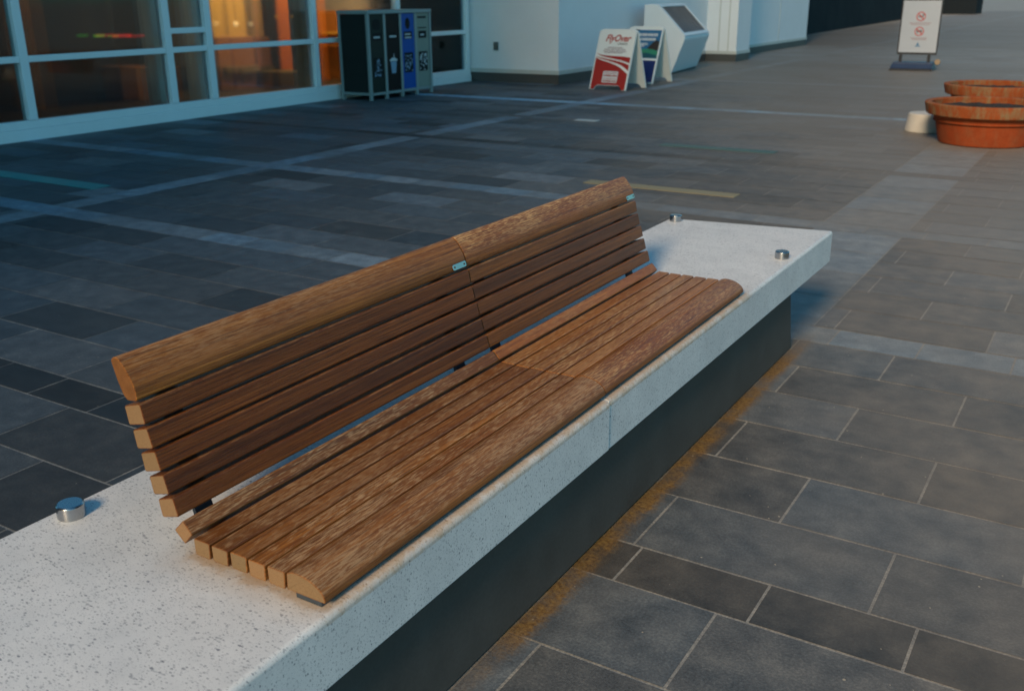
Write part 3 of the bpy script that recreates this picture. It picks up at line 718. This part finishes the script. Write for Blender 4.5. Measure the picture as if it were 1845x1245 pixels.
def aframe(loc, yaw, W, label, red):
    t = thing('sandwich_board', loc, label, 'sandwich board', 'sandwich boards by the white wall')
    L, spread, T = .99, .33, .028
    hz = math.sqrt(L * L - spread * spread)
    Rz = Matrix.Translation(Vector(loc)) @ Matrix.Rotation(yaw, 4, 'Z')
    def panel(sign):
        # board in local plane: u along x, v up the slope, feet cut by a shallow arch
        outline = [(0, 0), (.085, 0), (.105, .045), (.15, .07), (W - .15, .07), (W - .105, .045), (W - .085, 0), (W, 0), (W, L - .03), (W - .03, L), (.03, L), (0, L - .03)]
        b = prism(outline, 0, T, 'z')
        U = Vector((1, 0, 0)); V = Vector((0, sign * spread, hz)).normalized(); N = U.cross(V).normalized()
        o = Vector((-W / 2, -sign * spread + (0 if sign > 0 else 0), 0))
        M = Matrix(((U.x, V.x, N.x, o.x), (U.y, V.y, N.y, o.y), (U.z, V.z, N.z, o.z), (0, 0, 0, 1)))
        if sign < 0: M = M @ Matrix.Translation((0, 0, -T))
        return xf(b, Rz @ M), U, V, N, o
    b, U, V, N, o = panel(1)
    Rq = Rz.to_3x3()
    front = obj('front_board', b, [SIGNW, SIGNW], t)
    b2, *_ = panel(-1)
    obj('rear_board', b2, [SIGNW, SIGNW], t)
    hb = box(-W / 2 + .06, W / 2 - .06, -.02, .045, hz - .012, hz + .022, .008); obj('hinge_cap', xf(hb, Rz), SIGNW, t)
    # front print: N of the front board points backwards-down? choose the outward side
    n_w = Rq @ N
    fo = Rz @ (o)
    outward = -1 if n_w.y > 0 else 1
    fo = fo + (n_w * T if outward > 0 else Vector((0, 0, 0)))
    F = (fo, Rq @ U, Rq @ V)
    def pr(name, polys, m, lift): obj(name, poly_uv(polys, F, lift * outward), m, t).parent = front
    def rc(u0, u1, v0, v1): return [(u0, v0), (u1, v0), (u1, v1), (u0, v1)]
    e = .022
    if red:
        up = curve([(e, .600), (W * .18, .572), (W * .45, .560), (W * .75, .553), (W - e, .537)])
        lo = curve([(e, .596), (W * .18, .552), (W * .45, .520), (W * .75, .486), (W - e, .446)])
        pr('red_swoosh', [up + lo[::-1]], RED, .0015)
        up = curve([(e, .548), (W * .2, .522), (W * .45, .497), (W * .75, .462), (W - e, .416)])
        lo = curve([(e, .540), (W * .2, .504), (W * .45, .466), (W * .75, .410), (W - e, .322)])
        pr('red_swoosh', [up + lo[::-1]], RED, .0015)
        up = curve([(e, .526), (W * .2, .484), (W * .45, .442), (W * .72, .376), (W - e, .270)])
        pr('red_field', [up + [(W - e, .004), (W - .087, .004), (W - .112, .05), (W - .155, .076), (.155, .076), (.112, .05), (.087, .004), (e, .004)]], RED, .0015)
        pr('text_box', [roundpoly(rc(W * .31, W * .72, .115, .305), .02, 4)], DECAL, .003)
        bars = []
        R = random.Random(5)
        for v, h in ((.275, .014), (.232, .032), (.180, .014), (.142, .026)):
            u = W * .34
            while u < W * .68:
                w = R.uniform(.012, .03); bars.append(rc(u, min(u + w, W * .695), v - h / 2, v + h / 2)); u += w + R.uniform(.006, .012)
        pr('box_letters', bars, RED, .0042)
        obj('logo', text_uv('FlyOver', .155, W * .53, .80, F, .003 * outward, .35, .004, .92), REDTXT, t).parent = front
        obj('logo_word', text_uv('CANADA', .045, W * .68, .745, F, .003 * outward, .2, .0008), DARKTXT, t).parent = front
        bars = []
        for v, ua, ub in ((.695, .30, .70), (.665, .22, .78), (.635, .20, .80), (.612, .24, .74)):
            u = W * ua
            while u < W * ub:
                w = R.uniform(.012, .035); bars.append(rc(u, min(u + w, W * ub + .01), v - .008, v + .008)); u += w + .008
        pr('small_print', bars, GREYTXT, .003)
    else:
        pr('sky_print', [rc(e, W - e, .44, L - .05)], SKYP, .0012)
        pr('tree_print', [roundpoly([(W * .62, .60), (W - e, .58), (W - e, .74), (W * .86, .77), (W * .74, .70)], .03, 4), rc(e, W * .32, .93, .948)], BROWNP, .002)
        pr('sun_print', [roundpoly([(W * .10, .56), (W * .42, .56), (W * .45, .62), (W * .12, .645)], .02, 4)], YELP, .002)
        hill = curve([(W * .05, .47), (W * .3, .55), (W * .55, .605), (W * .8, .60), (W - e, .57)])
        pr('green_hill', [hill + [(W - e, .45), (W * .06, .45)]], GREENP, .003)
        h2 = curve([(W * .35, .47), (W * .6, .535), (W * .85, .51), (W - e, .50)])
        pr('teal_hill', [h2 + [(W - e, .452), (W * .3, .452)]], TEALP, .004)
        pr('navy_field', [rc(e, W - e, .02, .405)], NAVY, .0015)
        R = random.Random(9); bars = []
        for v, h, ua, ub in ((.855, .05, .18, .86), (.775, .045, .22, .84), (.69, .035, .25, .62), (.655, .022, .25, .55), (.34, .04, .16, .55), (.285, .022, .16, .42), (.185, .022, .18, .60), (.145, .022, .18, .62), (.105, .022, .18, .52)):
            u = W * ua
            while u < W * ub:
                w = R.uniform(.018, .042); bars.append(rc(u, min(u + w, W * ub + .01), v - h / 2, v + h / 2)); u += w + .010
        pr('white_lettering', bars, DECAL, .0055)
aframe((-7.37, 15.44, 0), math.radians(-5), .70, 'red and white sandwich board with curved stripes beside the white wall', True)
aframe((-7.50, 16.86, 0), math.radians(-7), .70, 'blue and green sandwich board standing behind the red one', False)

# ------------------------------------------------------------------ information kiosk
def build_kiosk():
    loc = Vector((-7.90, 19.7, 0)); yaw = math.radians(7.5)
    t = thing('information_kiosk', loc, 'white lectern shaped information kiosk with a sloping dark screen by the white wall', 'kiosk')
    M = Matrix.Translation(loc) @ Matrix.Rotation(yaw, 4, 'Z')
    hw = 1.02
    prof = [(.0, .03), (.23, .64), (.235, .69), (-.36, 1.30), (-.42, 1.31), (-.60, 1.30), (-.60, .03)]
    b = prism(prof, -hw, hw, 'y'); bevel(b, .012, 2)
    obj('body', xf(b, M), [KIOSKW, KIOSKW], t, auto=30)
    a, c = Vector((.235, 0, .69)), Vector((-.36, 0, 1.30)); d = (c - a).normalized(); n = Vector((d.z, 0, -d.x))
    def slab(u0, u1, v0, v1, h0, h1):
        bm = box(u0, u1, v0, v1, h0, h1, .004)
        m = Matrix(((0, d.x, n.x, a.x), (1, 0, 0, 0), (0, d.z, n.z, a.z), (0, 0, 0, 1)))
        return xf(xf(bm, m), M)
    L = (c - a).length
    rim = slab(-hw + .01, hw - .01, .02, .10, .0, .03); join(rim, slab(-hw + .01, hw - .01, L - .08, L - .02, .0, .03))
    join(rim, slab(-hw + .01, -hw + .13, .102, L - .082, .0, .03)); join(rim, slab(hw - .13, hw - .01, .102, L - .082, .0, .03))
    obj('screen_frame', rim, KIOSKW, t)
    obj('screen', slab(-hw + .132, hw - .132, .104, L - .084, .0, .016), SCREEN, t)
    obj('base_shadow_gap', xf(box(-.58, -.02, -hw + .03, hw - .03, 0, .028), M), PLINTH, t)
build_kiosk()

# ------------------------------------------------------------------ white pavement sign
def build_psign():
    loc = Vector((-3.80, 21.86, 0)); t = thing('pavement_sign', loc, 'white swing sign with red prohibition symbols on a dark navy base', 'sign')
    M = Matrix.Translation(loc) @ Matrix.Rotation(math.radians(2), 4, 'Z')
    W = .76; z0, z1 = .30, 1.36
    base = box(-.44, .36, -.30, .26, .03, .155, .02, 3)
    for v in base.verts:
        if v.co.z > .1: v.co.x *= .94; v.co.y *= .72
    obj('base', xf(base, M), SIGNBASE, t)
    obj('base_foot', xf(box(-.45, .37, -.31, .27, 0, .032, .006), M), SIGNBLK, t)
    for x in (-.30, .24): obj('leg', xf(box(x - .03, x + .03, -.02, .02, .15, z0 - .002, .004), M), SIGNBLK, t)
    obj('frame', xf(prism([(-W / 2, z0), (W / 2, z0), (W / 2, z1), (-W / 2, z1)], -.012, .012, 'y'), M), [SIGNBLK, SIGNBLK], t)
    bd = obj('board', xf(box(-W / 2 + .025, W / 2 - .025, -.020, .020, z0 + .04, z1 - .03, .003), M), paint('grey_white_sign_face', (.36, .40, .47, 1), .4, .05, 8), t)
    F = (M @ Vector((0, -.0205, 0)), M.to_3x3() @ Vector((1, 0, 0)), Vector((0, 0, 1)))
    def ring(cx, cz, r, w):
        P = []
        for k in range(32):
            a, b = k * math.pi / 16, (k + 1) * math.pi / 16
            P.append([(cx + r * math.cos(a), cz + r * math.sin(a)), (cx + r * math.cos(b), cz + r * math.sin(b)), (cx + (r - w) * math.cos(b), cz + (r - w) * math.sin(b)), (cx + (r - w) * math.cos(a), cz + (r - w) * math.sin(a))])
        return P
    def rc(u0, u1, v0, v1): return [(u0, v0), (u1, v0), (u1, v1), (u0, v1)]
    def pr(n, polys, m, lift=.002): obj(n, poly_uv(polys, F, lift), m, t).parent = bd
    for cz in (1.03, .745):
        pr('prohibition_ring', ring(0, cz, .088, .016), REDTXT, .003)
        pr('prohibition_bar', [[(-.060, cz + .048), (-.048, cz + .060), (.060, cz - .048), (.048, cz - .060)]], REDTXT, .004)
    pr('symbol', [rc(-.055, .02, 1.02, 1.038), rc(.024, .05, 1.02, 1.038), roundpoly([(.03, 1.042), (.045, 1.042), (.055, 1.075), (.03, 1.085)], .005, 3)], DARKTXT)
    pr('symbol', [roundpoly(rc(-.058, .058, .745, .768), .01, 3)] + [[(x + .014 * math.cos(q * math.pi / 5), .725 + .014 * math.sin(q * math.pi / 5)) for q in range(10)] for x in (-.034, .034)], DARKTXT)
    R = random.Random(2); bars = []
    for z, a, b in ((.905, -.2, .2), (.875, -.17, .17), (.618, -.15, .15), (.592, -.12, .12)):
        u = a
        while u < b:
            w = R.uniform(.012, .03); bars.append(rc(u, u + w, z - .009, z + .009)); u += w + .008
    pr('lettering', bars, GREYTXT)
    pr('blue_mark', [[(-.03, .475), (.0, .54), (.03, .475)], rc(-.05, .05, .452, .466)], SKYP)
    wv = lathe([(0, -.02), (.05, -.02), (.058, -.01), (.058, .01), (.05, .02), (0, .02)], 0, 0, 20)
    wm = M @ Matrix.Translation((.405, .05, .16)) @ Matrix.Rotation(math.pi / 2, 4, 'X')
    obj('wheel', xf(wv, wm), WHEELM, t, auto=40)
build_psign()

# ------------------------------------------------------------------ terracotta pots and concrete base
def build_pot(cx, cy, k, label):
    t = thing('terracotta_pot', (cx, cy, 0), label, 'plant pot', 'terracotta pots at the right edge')
    prof = [(0, .002), (.318, .002), (.330, .010), (.334, .024), (.362, .175), (.370, .222), (.384, .228), (.389, .238), (.384, .249), (.388, .278), (.402, .296)]
    obj('body', lathe([(r * k * 1.339, z * .975) for r, z in prof], cx, cy, 72), TERRA, t, auto=40)
    rim = [(.402, .296), (.436, .303), (.446, .314), (.460, .398), (.463, .418), (.456, .428), (.441, .431), (.420, .428), (.411, .418), (.396, .30)]
    obj('rim', lathe([(r * k * 1.339 if z != .30 else (r * 1.339 + .045) * k, z * .975) for r, z in rim], cx, cy, 72), TERRARIM, t, auto=50)
    bm = bmesh.new(); R = random.Random(int(k * 100))
    n = 40; ringv = []
    c = bm.verts.new((cx, cy, .365))
    for q2 in range(1, 11):
        ringv.append([bm.verts.new((cx + .575 * k * q2 / 10 * math.cos(q * 2 * math.pi / n), cy + .575 * k * q2 / 10 * math.sin(q * 2 * math.pi / n), (.358 if q2 < 9 else .342) + R.uniform(-.012, .016))) for q in range(n)])
    for q in range(n): bm.faces.new((c, ringv[0][q], ringv[0][(q + 1) % n]))
    for a, b in zip(ringv, ringv[1:]):
        for q in range(n): bm.faces.new((a[q], b[q], b[(q + 1) % n], a[(q + 1) % n]))
    obj('soil', bm, SOIL, t, smooth=True)
    return t
build_pot(-1.22, 11.45, 1.0, 'large front terracotta pot, nearest at the right edge')
build_pot(-1.42, 13.80, .97, 'terracotta pot with mossy rim standing behind the nearer pot')
solid('concrete_base', lathe([(0, .001), (.232, .001), (.238, .012), (.214, .185), (.208, .198), (.196, .203), (0, .203)], -1.905, 12.16, 56), CONC, (-1.905, 12.16, 0), 'small round white concrete base tucked beside the front terracotta pot', 'base', auto=40)

# ------------------------------------------------------------------ light
SUN_EL, SUN_AZ = math.radians(30), math.radians(172)      # azimuth from +Y towards +X
w = bpy.data.worlds.new('World'); S.world = w; w.use_nodes = True
nt = w.node_tree; bg = nt.nodes['Background']
sky = nt.nodes.new('ShaderNodeTexSky'); sky.sky_type = 'NISHITA'; sky.sun_disc = False
sky.sun_elevation = SUN_EL; sky.sun_rotation = SUN_AZ
sky.air_density = 1.0; sky.dust_density = 1.0; sky.ozone_density = 1.0
mx = nt.nodes.new('ShaderNodeMix'); mx.data_type = 'RGBA'; mx.blend_type = 'MULTIPLY'; mx.inputs[0].default_value = 1
mx.inputs[7].default_value = (.43, .97, 1.06, 1)
nt.links.new(sky.outputs[0], mx.inputs[6]); nt.links.new(mx.outputs[2], bg.inputs[0]); bg.inputs[1].default_value = .125
sl = bpy.data.lights.new('sun', 'SUN'); sl.energy = 4.1; sl.angle = math.radians(14); sl.color = (1, .70, .43)
so = bpy.data.objects.new('sun', sl); COL.objects.link(so)
d = Vector((math.sin(SUN_AZ) * math.cos(SUN_EL), math.cos(SUN_AZ) * math.cos(SUN_EL), math.sin(SUN_EL)))
so.rotation_euler = d.to_track_quat('Z', 'Y').to_euler(); so.location = (5, 20, 20)

# ------------------------------------------------------------------ camera
yaw, pitch, roll = .5521, .3432, -.0087
f = Vector((-math.sin(yaw) * math.cos(pitch), math.cos(yaw) * math.cos(pitch), -math.sin(pitch)))
r = f.cross(Vector((0, 0, 1))).normalized(); u = r.cross(f)
r2 = math.cos(roll) * r + math.sin(roll) * u; u2 = -math.sin(roll) * r + math.cos(roll) * u
cam = bpy.data.cameras.new('camera'); co = bpy.data.objects.new('camera', cam); COL.objects.link(co)
co.matrix_world = Matrix(((r2.x, u2.x, -f.x, 0), (r2.y, u2.y, -f.y, 0), (r2.z, u2.z, -f.z, 1.5), (0, 0, 0, 1)))
cam.sensor_width = 36; cam.lens = 36 * 1765.1 / 1845; cam.clip_end = 2000; cam.clip_start = .05
cam.dof.use_dof = True; cam.dof.focus_distance = 2.55; cam.dof.aperture_fstop = 5.0
S.camera = co
S.view_settings.view_transform = 'Standard'; S.view_settings.look = 'None'; S.view_settings.exposure = 0; S.view_settings.gamma = 1
S.render.engine = 'CYCLES'
S.cycles.use_denoising = True
S.cycles.max_bounces = 6
